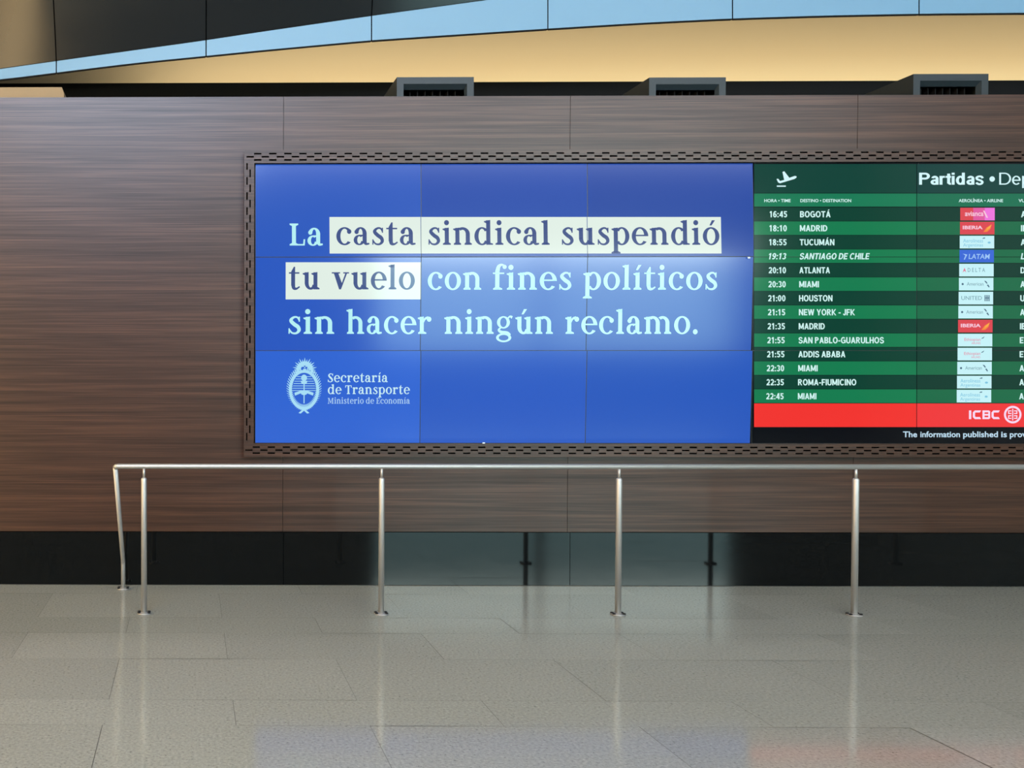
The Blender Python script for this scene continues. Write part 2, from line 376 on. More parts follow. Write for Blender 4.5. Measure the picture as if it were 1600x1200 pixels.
def grotesque(txt, x0, x1, base, cap, w):
    """monoline title lettering, pen width w (cap height 1)"""
    h = w / 2; X = 0.73; y = w * 0.85
    def ln(*p): return stroke([(a, b, y) for a, b in p])
    g = {'P': (rc(0, 0, w, 1) + rc(0, 1 - y, .4, 1) + rc(0, .43, .4, .43 + y) + ring(.38, .715, .30, .285, -90, 90, w, y), .72),
         'D': (rc(0, 0, w, 1) + rc(0, 1 - y, .36, 1) + rc(0, 0, .36, y) + ring(.34, .5, .42, .5, -90, 90, w, y), .80),
         'a': (rc(.5 - w, 0, .5, .52) + ring(.27, .5, .23, .24, 0, 165, w, y) + ring(.25, .21, .25, .225, wx=w, wy=y) + rc(.25, .435 - y, .42, .435), .56),
         'r': (rc(0, 0, w, X) + ln((h, .42), (.16, .62), (.34, .66)), .38),
         't': (rc(.1, .1, .1 + w, .92) + rc(0, X - y, .34, X) + ln((.1 + h, .16), (.17 + h, y / 2), (.34, y / 2)), .38),
         'i': (rc(0, 0, w, X) + rc(0, .83, w, 1), w + .08),
         'd': (ring(.28, .365, .28, .38, wx=w, wy=y) + rc(.56 - w, 0, .56, 1), .66),
         'p': (ring(.28, .365, .28, .38, wx=w, wy=y) + rc(0, -.28, w, X), .64),
         's': (ln((.46, .54), (.38, .67), (.22, .685), (.09, .6), (.12, .45), (.36, .33), (.44, .2), (.36, .07), (.2, .05), (.05, .17)), .55),
         'e': (ring(.28, .365, .28, .38, 0, 318, w, y) + rc(.06, .32, .54, .32 + y), .63),
         'u': (rc(0, .22, w, X) + ring(.265, .26, .265, .275, 180, 350, w, y) + rc(.53 - w, 0, .53, X), .62)}
    polys = []; x = 0
    for ch in txt:
        ps, adv = g[ch]; polys += shift(ps, x); x += adv + 0.05 - w * 0.25
    hi = max(p[0] for q in polys for p in q); k = (x1 - x0) / hi
    return [[(x0 + a * k, base - b * cap) for a, b in q] for q in polys]

def caps(txt, x0, x1, base, cap, w=0.2, shear=0.0):
    """monoline capitals and figures for the flight rows (cap height 1)"""
    y = w * 0.88; h = w / 2
    def ln(*p): return stroke([(a, b, w) for a, b in p])
    def bar(a, b, c, d): return [[(a - h, b), (a + h, b), (c + h, d), (c - h, d)]]
    E = lambda: rc(0, 0, w, 1) + rc(0, 0, .6, y) + rc(0, 1 - y, .6, 1) + rc(0, .5 - y / 2, .55, .5 + y / 2)
    C = lambda: ring(.4, .5, .4, .52, 42, 318, w, y)
    P_ = lambda: rc(0, 0, w, 1) + rc(0, 1 - y, .36, 1) + rc(0, .43, .36, .43 + y) + ring(.36, .715, .28, .285, -90, 90, w, y)
    A = lambda: bar(h, 0, .38, 1) + bar(.76 - h, 0, .38, 1) + rc(.18, .22, .58, .22 + y)
    acc = lambda x: [[(x - .06, 1.07), (x + .07, 1.07), (x + .24, 1.27), (x + .05, 1.27)]]
    g = {'A': (A(), .76), 'Á': (A() + acc(.36), .76),
         'B': (P_() + rc(0, 0, .38, y) + ring(.37, .27, .3, .27, -90, 90, w, y), .68),
         'C': (C(), .76), 'D': (rc(0, 0, w, 1) + rc(0, 1 - y, .34, 1) + rc(0, 0, .34, y) + ring(.33, .5, .4, .5, -90, 90, w, y), .73),
         'E': (E(), .6), 'F': (rc(0, 0, w, 1) + rc(0, 1 - y, .58, 1) + rc(0, .5 - y / 2, .52, .5 + y / 2), .58),
         'G': (C() + rc(.42, .4, .8, .4 + y) + rc(.8 - w, .05, .8, .5), .8), 'H': (rc(0, 0, w, 1) + rc(.72 - w, 0, .72, 1) + rc(0, .5 - y / 2, .72, .5 + y / 2), .72),
         'I': (rc(0, 0, w, 1), w), 'J': (rc(.5 - w, .25, .5, 1) + ring(.25, .26, .25, .28, 180, 360, w, y), .5),
         'K': (rc(0, 0, w, 1) + bar(h + .06, .36, .62, 1) + bar(.26, .5, .66, 0), .76), 'L': (rc(0, 0, w, 1) + rc(0, 0, .56, y), .56),
         'M': (rc(0, 0, w, 1) + rc(.88 - w, 0, .88, 1) + bar(h, 1, .44, .12) + bar(.88 - h, 1, .44, .12), .88), 'N': (rc(0, 0, w, 1) + rc(.74 - w, 0, .74, 1) + bar(h, 1, .74 - h, 0), .74),
         'O': (ring(.41, .5, .41, .52, wx=w, wy=y), .82), 'P': (P_(), .66), 'R': (P_() + bar(.34, .45, .6, 0), .72),
         'S': (stroke([(a, b, w * .92) for a, b in ((.6, .74), (.48, .9), (.3, .92), (.12, .8), (.16, .6), (.36, .5), (.58, .4), (.6, .2), (.42, .08), (.22, .08), (.08, .25))]), .68),
         'T': (rc(.34 - h, 0, .34 + h, 1) + rc(0, 1 - y, .68, 1), .68), 'U': (rc(0, .3, w, 1) + rc(.72 - w, .3, .72, 1) + ring(.36, .34, .36, .36, 180, 360, w, y), .72),
         'V': (bar(h, 1, .38, 0) + bar(.76 - h, 1, .38, 0), .76), 'W': (bar(h, 1, .3, 0) + bar(.54, 1, .3, 0) + bar(.54, 1, .78, 0) + bar(1.08 - h, 1, .78, 0), 1.08),
         'Y': (rc(.37 - h, 0, .37 + h, .45) + bar(h, 1, .37, .4) + bar(.74 - h, 1, .37, .4), .74),
         '0': (ring(.29, .5, .29, .51, wx=w, wy=y), .58), '1': (rc(.3 - h, 0, .3 + h, 1) + [[(.06, .68), (.3, .78), (.3, 1), (.2, 1), (.06, .86)]], .52),
         '2': (ring(.29, .7, .28, .31, 0, 165, w, y) + ln((.47, .68), (.42, .45), (.2, .22), (.1, .06)) + rc(.02, 0, .56, y), .58),
         '3': (ring(.28, .74, .27, .27, -80, 160, w, y) + ring(.28, .27, .29, .28, -160, 85, w, y), .58),
         '4': (rc(.36, 0, .36 + w, 1) + rc(0, .2, .62, .2 + y) + bar(.12, .3, .42, 1), .62),
         '5': (rc(.06, 1 - y, .54, 1) + rc(.06, .48, .06 + w, 1) + ring(.28, .32, .29, .33, -155, 125, w, y), .58),
         '6': (ring(.29, .31, .29, .32, wx=w, wy=y) + stroke([(a, b, w) for a, b in ((.1, .35), (.12, .66), (.28, .9), (.5, .86))]), .58),
         '9': ([[(.58 - p, 1 - q) for p, q in z] for z in ring(.29, .31, .29, .32, wx=w, wy=y) + stroke([(a, b, w) for a, b in ((.1, .35), (.12, .66), (.28, .9), (.5, .86))])], .58),
         '8': (ring(.29, .28, .29, .29, wx=w, wy=y) + ring(.29, .75, .26, .26, wx=w, wy=y), .58),
         ':': (rc(.02, 0, .02 + w, .2) + rc(.02, .5, .02 + w, .7), w + .04), '-': (rc(0, .3, .36, .3 + y), .36), ' ': ([], .22)}
    polys = []; x = 0
    for ch in txt:
        ps, adv = g[ch]; polys += shift([[(a + b * shear, b) for a, b in q] for q in ps], x); x += adv + 0.085
    lo = min(p[0] for q in polys for p in q); hi = max(p[0] for q in polys for p in q)
    k = (x1 - x0) / (hi - lo) if x1 else cap
    return [[(x0 + (a - lo) * k, base - b * cap) for a, b in q] for q in polys]

# ------------------------------------------------------------------ the two screens
ROWZ = [WZ(256.8), WZ(402.6), WZ(548.0), WZ(692.2)]
TILT = [0.030, -0.020, -0.026]              # rows of the blue wall lean a hair up / down
def ad_y(z):
    for i in range(3):
        if z >= ROWZ[i + 1] or i == 2:
            return SY + TILT[i] * (z - (ROWZ[i] + ROWZ[i + 1]) / 2)
def board_y(z): return SY
COLS = [398.3, 655.5, 913.6, 1171.0]
def panel(bm, x0, x1, z0, z1, yf, bez=0.0026):
    """one display: black case with a lit face inset in a thin bezel"""
    ya, yb = yf(z0 + 1e-5), yf(z1 - 1e-5)
    o = [(x0, ya, z0), (x1, ya, z0), (x1, yb, z1), (x0, yb, z1)]
    n = [(x0 + bez, ya, z0 + bez), (x1 - bez, ya, z0 + bez), (x1 - bez, yb, z1 - bez), (x0 + bez, yb, z1 - bez)]
    B = [(x0, D - 0.001, z0), (x1, D - 0.001, z0), (x1, D - 0.001, z1), (x0, D - 0.001, z1)]
    v = [[bm.verts.new(p) for p in q] for q in (o, n, B)]
    bm.faces.new(v[1]).material_index = 1
    for i in range(4):
        j = (i + 1) % 4
        bm.faces.new((v[0][i], v[0][j], v[1][j], v[1][i]))
        bm.faces.new((v[2][i], v[2][j], v[0][j], v[0][i]))
    bm.faces.new(v[2][::-1])
def flat(bm, polys, yf, lift, mi=0):
    for q in polys:
        pts = []
        for px, py in q:
            p = P(px, py, D); pts.append((p.x, yf(p.z) - lift, p.z))
        a = sum(pts[i][0] * pts[(i + 1) % len(pts)][2] - pts[(i + 1) % len(pts)][0] * pts[i][2] for i in range(len(pts)))
        if abs(a) < 1e-9: continue
        quad(bm, pts if a > 0 else pts[::-1], mi)
M['bezel'] = mat('screen_bezel', '#06070c', 0.4)
ad = empty('video_wall', (WX(785), D, ROWZ[3]), 'blue advertising video wall with three lines of white Spanish text', 'screen')
BLUE = [['#2a5bc3', '#244fb2', '#214aa8'], ['#2b5bc6', '#2a58be', '#2653b8'], ['#3067d8', '#2a5cc8', '#2659c2']]
for r in range(3):
    for c in range(3):
        bm = bmesh.new()
        panel(bm, WX(COLS[c]), WX(COLS[c + 1]), ROWZ[r + 1], ROWZ[r], ad_y)
        obj('display_panel', bm, [M['bezel'], lit('blue_picture', BLUE[r][c], 0.93, 0.13)], ad)
M['hl'] = lit('highlight_white', '#e6f4ea', 0.95)
M['txt'] = lit('pale_cyan_letters', '#b8f2f6', 0.98)
M['txt_d'] = lit('slate_blue_letters', '#46588f', 0.9)
M['txt_w'] = lit('pale_white_letters', '#c8ecf4', 1.0)
def part(name, polys, yf, lift, m, parent):
    bm = bmesh.new(); flat(bm, polys, yf, lift); return obj(name, bm, m, parent)
def seamrects(x0, x1, y0, y1):             # an area of picture, interrupted by the panel seams
    xs = [x0] + [c for c in COLS + [1426.0, 1683.0] if x0 < c < x1] + [x1]
    ys = [y0] + [c for c in (402.6, 548.0) if y0 < c < y1] + [y1]
    g = 0.45; out = []
    for a, b in zip(xs, xs[1:]):
        for c, d in zip(ys, ys[1:]):
            A = a + (g if a != x0 else 0); B = b - (g if b != x1 else 0)
            C = c + (g if c != y0 else 0); Dd = d - (g if d != y1 else 0)
            out.append([(A, C), (B, C), (B, Dd), (A, Dd)])
    return out
part('highlight_bar', seamrects(513.5, 1121.5, 340.5, 397.5), ad_y, 0.0012, M['hl'], ad)
part('highlight_bar', seamrects(445.5, 656.0, 411.0, 468.5), ad_y, 0.0012, M['hl'], ad)
XH = 27.0
part('text_line', word('La', 451.5, 503, 385, XH), ad_y, 0.0024, M['txt'], ad)
part('text_line', word('casta', 524, 647, 384, XH) + word('sindical', 667, 855, 384, XH) + word('suspendió', 874, 1118.5, 384, XH), ad_y, 0.0024, M['txt_d'], ad)
part('text_line', word('tu', 450.5, 498, 453, XH) + word('vuelo', 517, 646, 453, XH), ad_y, 0.0024, M['txt_d'], ad)
part('text_line', word('con', 666, 749, 453.5, XH) + word('fines', 767, 889, 453.5, XH) + word('políticos', 907, 1115.5, 453.5, XH), ad_y, 0.0024, M['txt'], ad)
part('text_line', word('sin', 450, 521, 522, XH) + word('hacer', 540, 672, 522, XH) + word('ningún', 692, 861, 522, XH) + word('reclamo.', 880, 1086, 522, XH), ad_y, 0.0024, M['txt'], ad)
part('caption', word('Secretaría', 511, 604, 597, 10.6) + word('de Transporte', 511, 638.5, 615.5, 10.6) , ad_y, 0.0024, M['txt_w'], ad)
part('caption', word('Ministerio de Economía', 511, 638.5, 630.5, 7.0), ad_y, 0.0024, lit('soft_white_letters', '#a9cdf0', 1.0), ad)
# crest: rayed sun over a laurel oval with cap, pole, clasped hands and a ribbon
cp = []
def px_ring(cx, cy, rx, ry, wx, wy, a0=0, a1=360, n=40): return [[(x, 2 * cy - y) for x, y in q] for q in ring(cx, cy, rx, ry, a0, a1, wx, wy, n)]
cp += px_ring(474, 609, 23.5, 31, 4.5, 4.5)
for i in range(56):                        # laurel leaves along the oval
    t = i / 56 * 2 * math.pi
    if 1.35 < t < 1.79: continue
    c, s = math.cos(t), math.sin(t)
    sg = 1 if c > 0 else -1
    tx, ty = -s * 23, -c * 31
    l = math.hypot(tx, ty); tx, ty = tx / l * sg, -ty / l * sg * -1
    bx, by = 474 + 22.5 * c, 609 - 30 * s
    for side in (1, -1):
        ex, ey = bx + c * 4.6 * side + tx * 2.4 * 0, by - s * 4.6 * side - 2.6
        cp.append([(bx - 1.1, by + 1.0), (bx + 1.1, by + 1.0), (ex + 0.6, ey), (ex - 0.6, ey)])
for i in range(17):                        # sun rays
    t = math.radians(-14 + i * 208 / 16); c, s = math.cos(t), math.sin(t); r1 = 19.5 if i % 2 == 0 else 17
    cp.append([(475 + c * 9 + s * 1.9, 578 - s * 9 + c * 1.9), (475 + c * 9 - s * 1.9, 578 - s * 9 - c * 1.9), (475 + c * r1, 578 - s * r1)])
cp += px_ring(475, 577, 12.5, 12, 6.5, 6.5, -10, 190)
cp += [[(475 - 4.5, 572), (475 - 1, 572), (475 - 1, 573.3), (475 - 4.5, 573.3)], [(475 + 1, 572), (475 + 4.5, 572), (475 + 4.5, 573.3), (475 + 1, 573.3)], [(472, 576.5), (478, 576.5), (477, 578.3), (473, 578.3)], [(474.3, 573.5), (475.7, 573.5), (475.9, 575.6), (474.1, 575.6)]]
for k in range(7):                         # stripes of the upper field
    yy = 588 + k * 3.6; hw = 17.5 * math.sqrt(max(0, 1 - ((yy - 609) / 27) ** 2))
    cp.append([(474 - hw, yy), (474 + hw, yy), (474 + hw, yy + 0.9), (474 - hw, yy + 0.9)])
cp += rc(473.3, 594, 474.9, 630) + disc(474, 590.5, 4.6, 5.2, 14) + [[(468.5, 595), (479.5, 595), (477.5, 600), (470.5, 600)]]
cp += [[(459, 613.5), (470, 609.8), (475, 612.2), (475, 616), (470, 614), (460, 618)], [(489, 613.5), (478, 609.8), (473, 612.2), (473, 616), (478, 614), (488, 618)]]
cp += disc(474, 613.6, 5.2, 3.6, 16)
for sx in (-1, 1):                         # ribbon crossing under the oval
    cp.append([(474 - sx * 6, 636), (474 - sx * 2.5, 635), (474 + sx * 8.5, 645), (474 + sx * 5, 646)])
cp += rc(469, 636, 479, 640)
part('emblem', cp, ad_y, 0.0024, lit('pale_blue_emblem', '#a6dcf4', 1.0), ad)
for cxp, cyp in ((1170.5, 402.6), (756, 692.4)):
    bm = bmesh.new(); p = P(cxp, cyp, SY - 0.02); box(bm, p.x - .009, p.x + .009, SY - 0.019, SY - 0.0165, p.z - .005, p.z + .005)
    o = obj('panel_clip', bm, mat('white_clip', '#c8d4dc', 0.5), ad); o['label'] = 'small white clip'

# departures board
bd = empty('departures_board', (WX(1556), D, ROWZ[3]), 'green airport departures board listing flights in white text', 'departures board')
BC = [1171.6, 1426.0, 1683.0, 1941.0]
M['off'] = lit('black_picture', '#020308', 1.0)
for r in range(3):
    for c in range(3):
        bm = bmesh.new(); panel(bm, WX(BC[c]), WX(BC[c + 1]), ROWZ[r + 1], ROWZ[r], board_y)
        obj('display_panel', bm, [M['bezel'], M['off']], bd)
def two(name, a, b): return [lit(name, a), lit(name, b), lit(name, b)]
HEAD = two('header_green', '#0c4136', '#12403c'); COLH = two('heading_green', '#187a55', '#1a7051')
DARK = two('dark_green', '#073f30', '#0a3a2d'); LITE = two('light_green', '#137b4e', '#1a6a46')
RED = two('red_band', '#f2332e', '#f0383a'); BLK = two('footer_black', '#03040a', '#03040a')
WH = lit('white_letters', '#cdf2ee', 1.0); WHB = lit('bright_letters', '#d4f6fb', 1.0)
def band(name, y0, y1, mats):
    bm = bmesh.new(); xs = [1173.4, 1426.0, 1683.0, 1940]
    ys = [y0] + [c for c in (402.6, 548.0) if y0 < c < y1] + [y1]
    for i in range(3):
        for c, d in zip(ys, ys[1:]):
            A, B = xs[i] + (0.5 if i else 0), xs[i + 1] - (0.5 if i < 2 else 0)
            C = c + (0.35 if c != y0 else 0); E = d - (0.35 if d != y1 else 0)
            flat(bm, [[(A, C), (B, C), (B, E), (A, E)]], board_y, 0.0012, i)
    return obj(name, bm, mats, bd)
def onrow(name, polys, m, parent, lift=0.0024): return part(name, polys, board_y, lift, m, parent)
hd = band('header_band', 258.2, 303.2, HEAD)
onrow('title_text', grotesque('Partidas', 1429.5, 1530, 290.3, 18.6, 0.185), WHB, hd)
onrow('title_bullet', disc(1543, 281.5, 4.2), WHB, hd)
onrow('title_text', grotesque('Departures', 1554, 1692, 290.3, 18.6, 0.115), WHB, hd)
plane = [[(1208, 281.5), (1210.5, 281.0), (1213.5, 284.6), (1220, 282.9), (1217.2, 270.6), (1220.0, 269.4), (1228.0, 279.6), (1236.5, 276.6), (1239.2, 277.4), (1239.0, 279.3), (1236, 281.4), (1213.5, 288.2), (1210.6, 286.8)]]
onrow('takeoff_icon', plane + rc(1208.5, 291.6, 1222.5, 293.6), WHB, hd)
ch = band('heading_band', 304.0, 324.4, COLH)
for tx, xa, xb in (('HORA • TIME', 1189, 1230), ('DESTINO • DESTINATION', 1245, 1324), ('AEROLÍNEA • AIRLINE', 1491, 1560), ('VUELO • FLIGHT', 1584, 1640)):
    onrow('heading_text', sans(tx, xa, xb, 317.4, 5.0, 0.02), WH, ch)
LOGO = {
    'red_magenta': ('#e8453f', 'avianca', None), 'red': ('#e04438', 'IBERIA', None)}
LM = {n: lit('logo_' + n, h, 1.0) for n, h in dict(red='#dc4650', magenta='#e05aa0', violet='#ee74dc', white='#c6f2f8', blue='#3a68d6', orange='#f58a3a', yellow='#f9b04a', ink='#4a6a80',
      sky='#7fc4e0', pink='#e07a98', pale='#f6c8dc', grey='#7aa0ac', light='#9cc4f4').items()}
def logo(kind, x, y0, y1, parent):
    bm = bmesh.new(); x1 = x + 53.5; ms = []
    def put(polys, m, lift=0.0024):
        if m not in ms: ms.append(m)
        flat(bm, polys, board_y, lift, ms.index(m))
    def bg(m, a=None, b=None): put(rc(a or x, y0, b or x1, y1), m)
    b = y0 + 12.6; T = 0.0034
    if kind == 'AV':
        bg(LM['red'], x, x + 20); bg(LM['magenta'], x + 20, x + 38); bg(LM['violet'], x + 38, x1)
        put(sans('avianca', x + 7, x + 36, b, 8.0, 0.02), LM['pale'], T)
        put([[(x + 35, y0 + 4.5), (x + 37.5, y0 + 4.5), (x + 43, y0 + 15.5), (x + 40.5, y0 + 15.5)]], LM['pale'], T)
    elif kind == 'IB':
        bg(LM['red']); put(sans('IBERIA', x + 4, x + 35, y0 + 11.4, 5.4, 0.03), LM['pale'], T)
        put([[(x + 36, y0 + 16), (x + 41, y0 + 9), (x + 49, y0 + 4), (x + 47, y0 + 11), (x + 42, y0 + 15.5)]], LM['orange'], T)
        put([[(x + 40, y0 + 13.6), (x + 43, y0 + 9), (x + 48.6, y0 + 4.6), (x + 46, y0 + 9.6)]], LM['yellow'], T + .0008)
    elif kind == 'LA':
        bg(LM['blue']); put(sans('LATAM', x + 14, x + 47, b + 1.5, 8.0, 0.015, 0.1), LM['light'], T)
        put([[(x + 5, y0 + 6), (x + 12, y0 + 7.5), (x + 8, y0 + 15.5), (x + 6.5, y0 + 15), (x + 9, y0 + 9)]], LM['light'], T)
    elif kind == 'DL':
        bg(LM['white']); put(sans('D E L T A', x + 13, x + 40, b, 6.5, 0.008), LM['grey'], T)
        put([[(x + 5, y0 + 13.6), (x + 8, y0 + 6), (x + 11, y0 + 13.6), (x + 8, y0 + 11)]], LM['pink'], T)
    elif kind == 'AA':
        bg(LM['white']); put(sans('American', x + 12, x + 38, b - .5, 5.6, 0.006), LM['grey'], T)
        put(disc(x + 5.6, y0 + 9.8, 1.7), LM['ink'], T)
        put([[(x + 39, y0 + 4.5), (x + 42, y0 + 5.2), (x + 44.5, y0 + 9), (x + 42.5, y0 + 9)], [(x + 43, y0 + 11), (x + 45.5, y0 + 10.5), (x + 47.5, y0 + 14.5), (x + 46, y0 + 15)]], LM['ink'], T)
    elif kind == 'UA':
        bg(LM['white']); put(sans('UNITED', x + 4, x + 36, b, 6.4, 0.006), LM['grey'], T)
        for k in range(4): put(rc(x + 40 + k * 2.2, y0 + 5.2, x + 41.3 + k * 2.2, y0 + 14.6), LM['ink'], T)
        put(rc(x + 40, y0 + 9, x + 47.8, y0 + 10.2), LM['ink'], T)
    elif kind == 'ET':
        bg(LM['white']); put(sans('Ethiopian', x + 10, x + 35, y0 + 11, 4.8, 0.004), LM['pink'], T)
        put(sans('AIRLINES', x + 21, x + 35, y0 + 16, 3.2, 0.002), LM['pink'], T)
        put([[(x + 36, y0 + 8), (x + 37, y0 + 6.8), (x + 41.5, y0 + 4), (x + 39.5, y0 + 7)]], LM['ink'], T)
    else:
        bg(LM['white']); put(sans('Aerolíneas', x + 5, x + 36, y0 + 10.4, 6.0, 0.004), LM['sky'], T)
        put(sans('Argentinas', x + 5, x + 36, y0 + 16.8, 5.4, 0.004), LM['sky'], T)
        put([[(x + 34.5, y0 + 4.6), (x + 36.5, y0 + 3), (x + 39.5, y0 + 2.6), (x + 38.8, y0 + 4.4)]], LM['ink'], T)
        put(disc(x + 45.5, y0 + 10.6, 2.4, 1.6), LM['sky'], T)
    return obj('airline_logo', bm, ms, parent)
FL = [('16:45', 'BOGOTÁ', 1292, 'AV', 'AV'), ('18:10', 'MADRID', 1287, 'IB', 'IB'), ('18:55', 'TUCUMÁN', 1298, 'AR', 'AR'), ('19:13', 'SANTIAGO DE CHILE', 1353, 'LA', 'LA'),
      ('20:10', 'ATLANTA', 1291, 'DL', 'DL'), ('20:30', 'MIAMI', 1274, 'AA', 'AA'), ('21:00', 'HOUSTON', 1295, 'UA', 'UA'), ('21:15', 'NEW YORK - JFK', 1330, 'AA', 'AA'),
      ('21:35', 'MADRID', 1283, 'IB', 'IB 6'), ('21:55', 'SAN PABLO-GUARULHOS', 1375, 'ET', 'ET'), ('21:55', 'ADDIS ABABA', 1315, 'ET', 'ET'), ('22:30', 'MIAMI', 1272, 'AA', 'AA'),
      ('22:35', 'ROMA-FIUMICINO', 1332, 'AR', 'AR'), ('22:45', 'MIAMI', 1270, 'AR', 'AR')]
for i, (tm, dest, xe, lg, code) in enumerate(FL):
    y0 = 325.2 + 21.75 * i; sh = -0.42 * i
    rw = band('flight_row', y0 + 0.3, y0 + 21.4, LITE if i % 2 else DARK)
    it = 0.18 if i == 3 else 0.0
    onrow('time_text', caps(tm, 1197.5 + sh, 1224.5 + sh, y0 + 15.8, 9.6, 0.2, it), WH, rw)
    x0d = 1244.5 + sh * 0.6
    onrow('destination_text', caps(dest, x0d, xe, y0 + 15.8, 9.6, 0.21, it), WH, rw)
    logo(lg, 1493.5 + sh, y0 + 1.0, y0 + 20.6, rw)
    onrow('flight_code', caps(code, 1588 + sh * 0.55, None, y0 + 15.8, 9.6, 0.21, it), WH, rw)
rd = band('sponsor_band', 630.2, 666.8, RED)
LGW = lit('pale_pink_letters', '#f8d8f2', 1.0)
ic = rc(1507, 641, 1510.6, 654.5)
ic += [[(1513, 644), (1516, 641), (1526, 641), (1524, 644.2), (1517, 644.2), (1516.4, 645.4), (1516.4, 650), (1517.4, 651.2), (1524, 651.2), (1526, 654.5), (1516, 654.5), (1513, 651.5)]]
ic += rc(1528, 641, 1531.2, 654.5) + rc(1528, 641, 1538.5, 644) + rc(1528, 646.4, 1538.5, 649) + rc(1528, 651.5, 1538.5, 654.5) + rc(1537, 642, 1540, 653.6)
ic += [[(1542, 644), (1545, 641), (1555, 641), (1553, 644.2), (1546, 644.2), (1545.4, 645.4), (1545.4, 650), (1546.4, 651.2), (1553, 651.2), (1555, 654.5), (1545, 654.5), (1542, 651.5)]]
onrow('sponsor_text', ic, LGW, rd)
ec = px_ring(1575, 647.5, 13.6, 13.6, 3.2, 3.2)
ec += rc(1574.2, 638.5, 1575.8, 656.5)
for s in (-1, 1):
    for t in (-1, 1):
        X = lambda v: 1575 + s * v
        Y = lambda v: 647.5 + t * v
        ec += [[(X(2), Y(1)), (X(7.2), Y(1)), (X(7.2), Y(2.6)), (X(2), Y(2.6))], [(X(5.6), Y(1)), (X(7.2), Y(1)), (X(7.2), Y(5.6)), (X(5.6), Y(5.6))], [(X(2), Y(5.0)), (X(7.2), Y(5.0)), (X(7.2), Y(6.6)), (X(2), Y(6.6))]]
onrow('sponsor_emblem', ec, LGW, rd)
fb = band('footer_band', 667.2, 691.6, BLK)
FT = lit('pale_letters', '#c2def0', 1.0)
for tx, xa, xb in (('The', 1404.5, 1426.5), ('information', 1431.5, 1493), ('published', 1498, 1552), ('is', 1557, 1566), ('provided', 1570.5, 1619)):
    onrow('footer_text', sans(tx, xa, xb, 682.4, 9.2, 0.02), FT, fb)

# ------------------------------------------------------------------ handrail
_p = G(596, 959.5); YR = _p.y
ZR = P(596, 728.8, YR).z
rail = empty('handrail', (P(596, 960, YR).x, YR, 0), 'brushed steel handrail on thin floor posts in front of the screens', 'handrail')
RX0, RX1 = P(180.0, 730, YR).x, P(2080, 730, YR).x
YE = D - 0.115
bm = bmesh.new(); RR = 0.0165
tube(bm, [(RX1, YR, ZR), (RX0 + 0.02, YR, ZR), (RX0 + 0.006, YR + 0.002, ZR - 0.002), (RX0, YR + 0.008, ZR - 0.010)], RR, 24)
obj('top_rail', bm, M['steel'], rail)
zb = 0.185
bm = bmesh.new(); tube(bm, [(RX0, YR + 0.004, ZR - 0.004), (RX0, YE - 0.012, zb + 0.02), (RX0, YE - 0.004, zb + 0.006), (RX0, YE, zb - 0.008), (RX0, YE, 0.003)], RR * 0.95, 24)
br = obj('brace', bm, M['steel'], rail); br['label'] = 'slanted end brace bent back down to the floor'
def flange(x, yv, parent):
    bm = bmesh.new(); tube(bm, [(x, yv, 0.0015), (x, yv, 0.006), (x, yv, 0.0065), (x, yv, 0.013)], [0.046, 0.045, 0.024, 0.020], 28)
    f = obj('base_plate', bm, M['steel'], parent)
    for a in (25, 155, 205, 335):
        bm = bmesh.new()
        ax, ay = x + 0.036 * math.cos(math.radians(a)), yv + 0.036 * math.sin(math.radians(a))
        tube(bm, [(ax, ay, 0.005), (ax, ay, 0.012), (ax, ay, 0.0145)], [0.0095, 0.0095, 0.006], 10)
        o = obj('screw', bm, M['steel_dark'], parent); o['label'] = 'dark screw head'
flange(RX0, YE, br)
post0 = None
posts = [P(px, 850, YR).x for px in (225, 596, 966.5, 1336, 1706)]
for i, X in enumerate(posts):
    if i == 0:
        bm = bmesh.new()
        tube(bm, [(X, YR, 0.003), (X, YR, ZR - 0.085), (X, YR, ZR - 0.078), (X, YR, ZR - 0.072)], [0.0185, 0.0185, 0.0165, 0.010], 24)
        post0 = obj('post', bm, M['steel'], rail); post0.location = (0, 0, 0)
        bm = bmesh.new(); tube(bm, [(X, YR, ZR - 0.075), (X, YR, ZR - 0.012)], 0.0085, 16); obj('pin', bm, M['steel'], post0)
        flange(X, YR, post0)
    else:
        q = post0.copy(); COL.objects.link(q); q.parent = rail; q.location.x = X - posts[0]
        for c in post0.children:
            d = c.copy(); COL.objects.link(d); d.parent = q

# ------------------------------------------------------------------ behind the wall: roof slab, vents, cove
bm = bmesh.new(); box(bm, XL, XR, D + 0.26, 9.0, 3.15, 3.28); struct('roof_slab', bm, M['black'], 'dark roof behind the timber wall')
YK = 9.0
zk = P(800, 128.0, YK).z
bm = bmesh.new(); box(bm, XL, XR, YK, YK + 0.06, 3.28, zk); box(bm, XL, XR, YK + 0.06, 9.95, zk - 0.22, zk - 0.2)
struct('trim_1', bm, M['black'], 'black band under the lit cream wall')
bm = bmesh.new(); n = 24
for i in range(n):
    def pt(t):                              # wall rising into a soft forward curve
        z = zk - 0.3 + t * 3.2
        return 9.95 - 1.3 * max(0, t - 0.45) ** 2, z
    (ya, za), (yb, zb2) = pt(i / n), pt((i + 1) / n)
    quad(bm, [(XL, ya, za), (XR, ya, za), (XR, yb, zb2), (XL, yb, zb2)])
bmesh.ops.remove_doubles(bm, verts=bm.verts, dist=1e-5)
struct('wall_back', bm, M['cream'], 'cream wall washed with warm cove light', smooth=True)
bm = bmesh.new()
yl = 6.72; xr = P(100, 146, yl).x
zt_ = P(50, 136.3, yl).z
v = [(XL, 3.285), (xr, 3.285), (xr, P(100, 146, yl).z), (P(96.5, 136.3, yl).x, zt_), (XL, zt_)]
fr = [bm.verts.new((a, yl, b)) for a, b in v]; bk = [bm.verts.new((a, yl + 0.5, b)) for a, b in v]
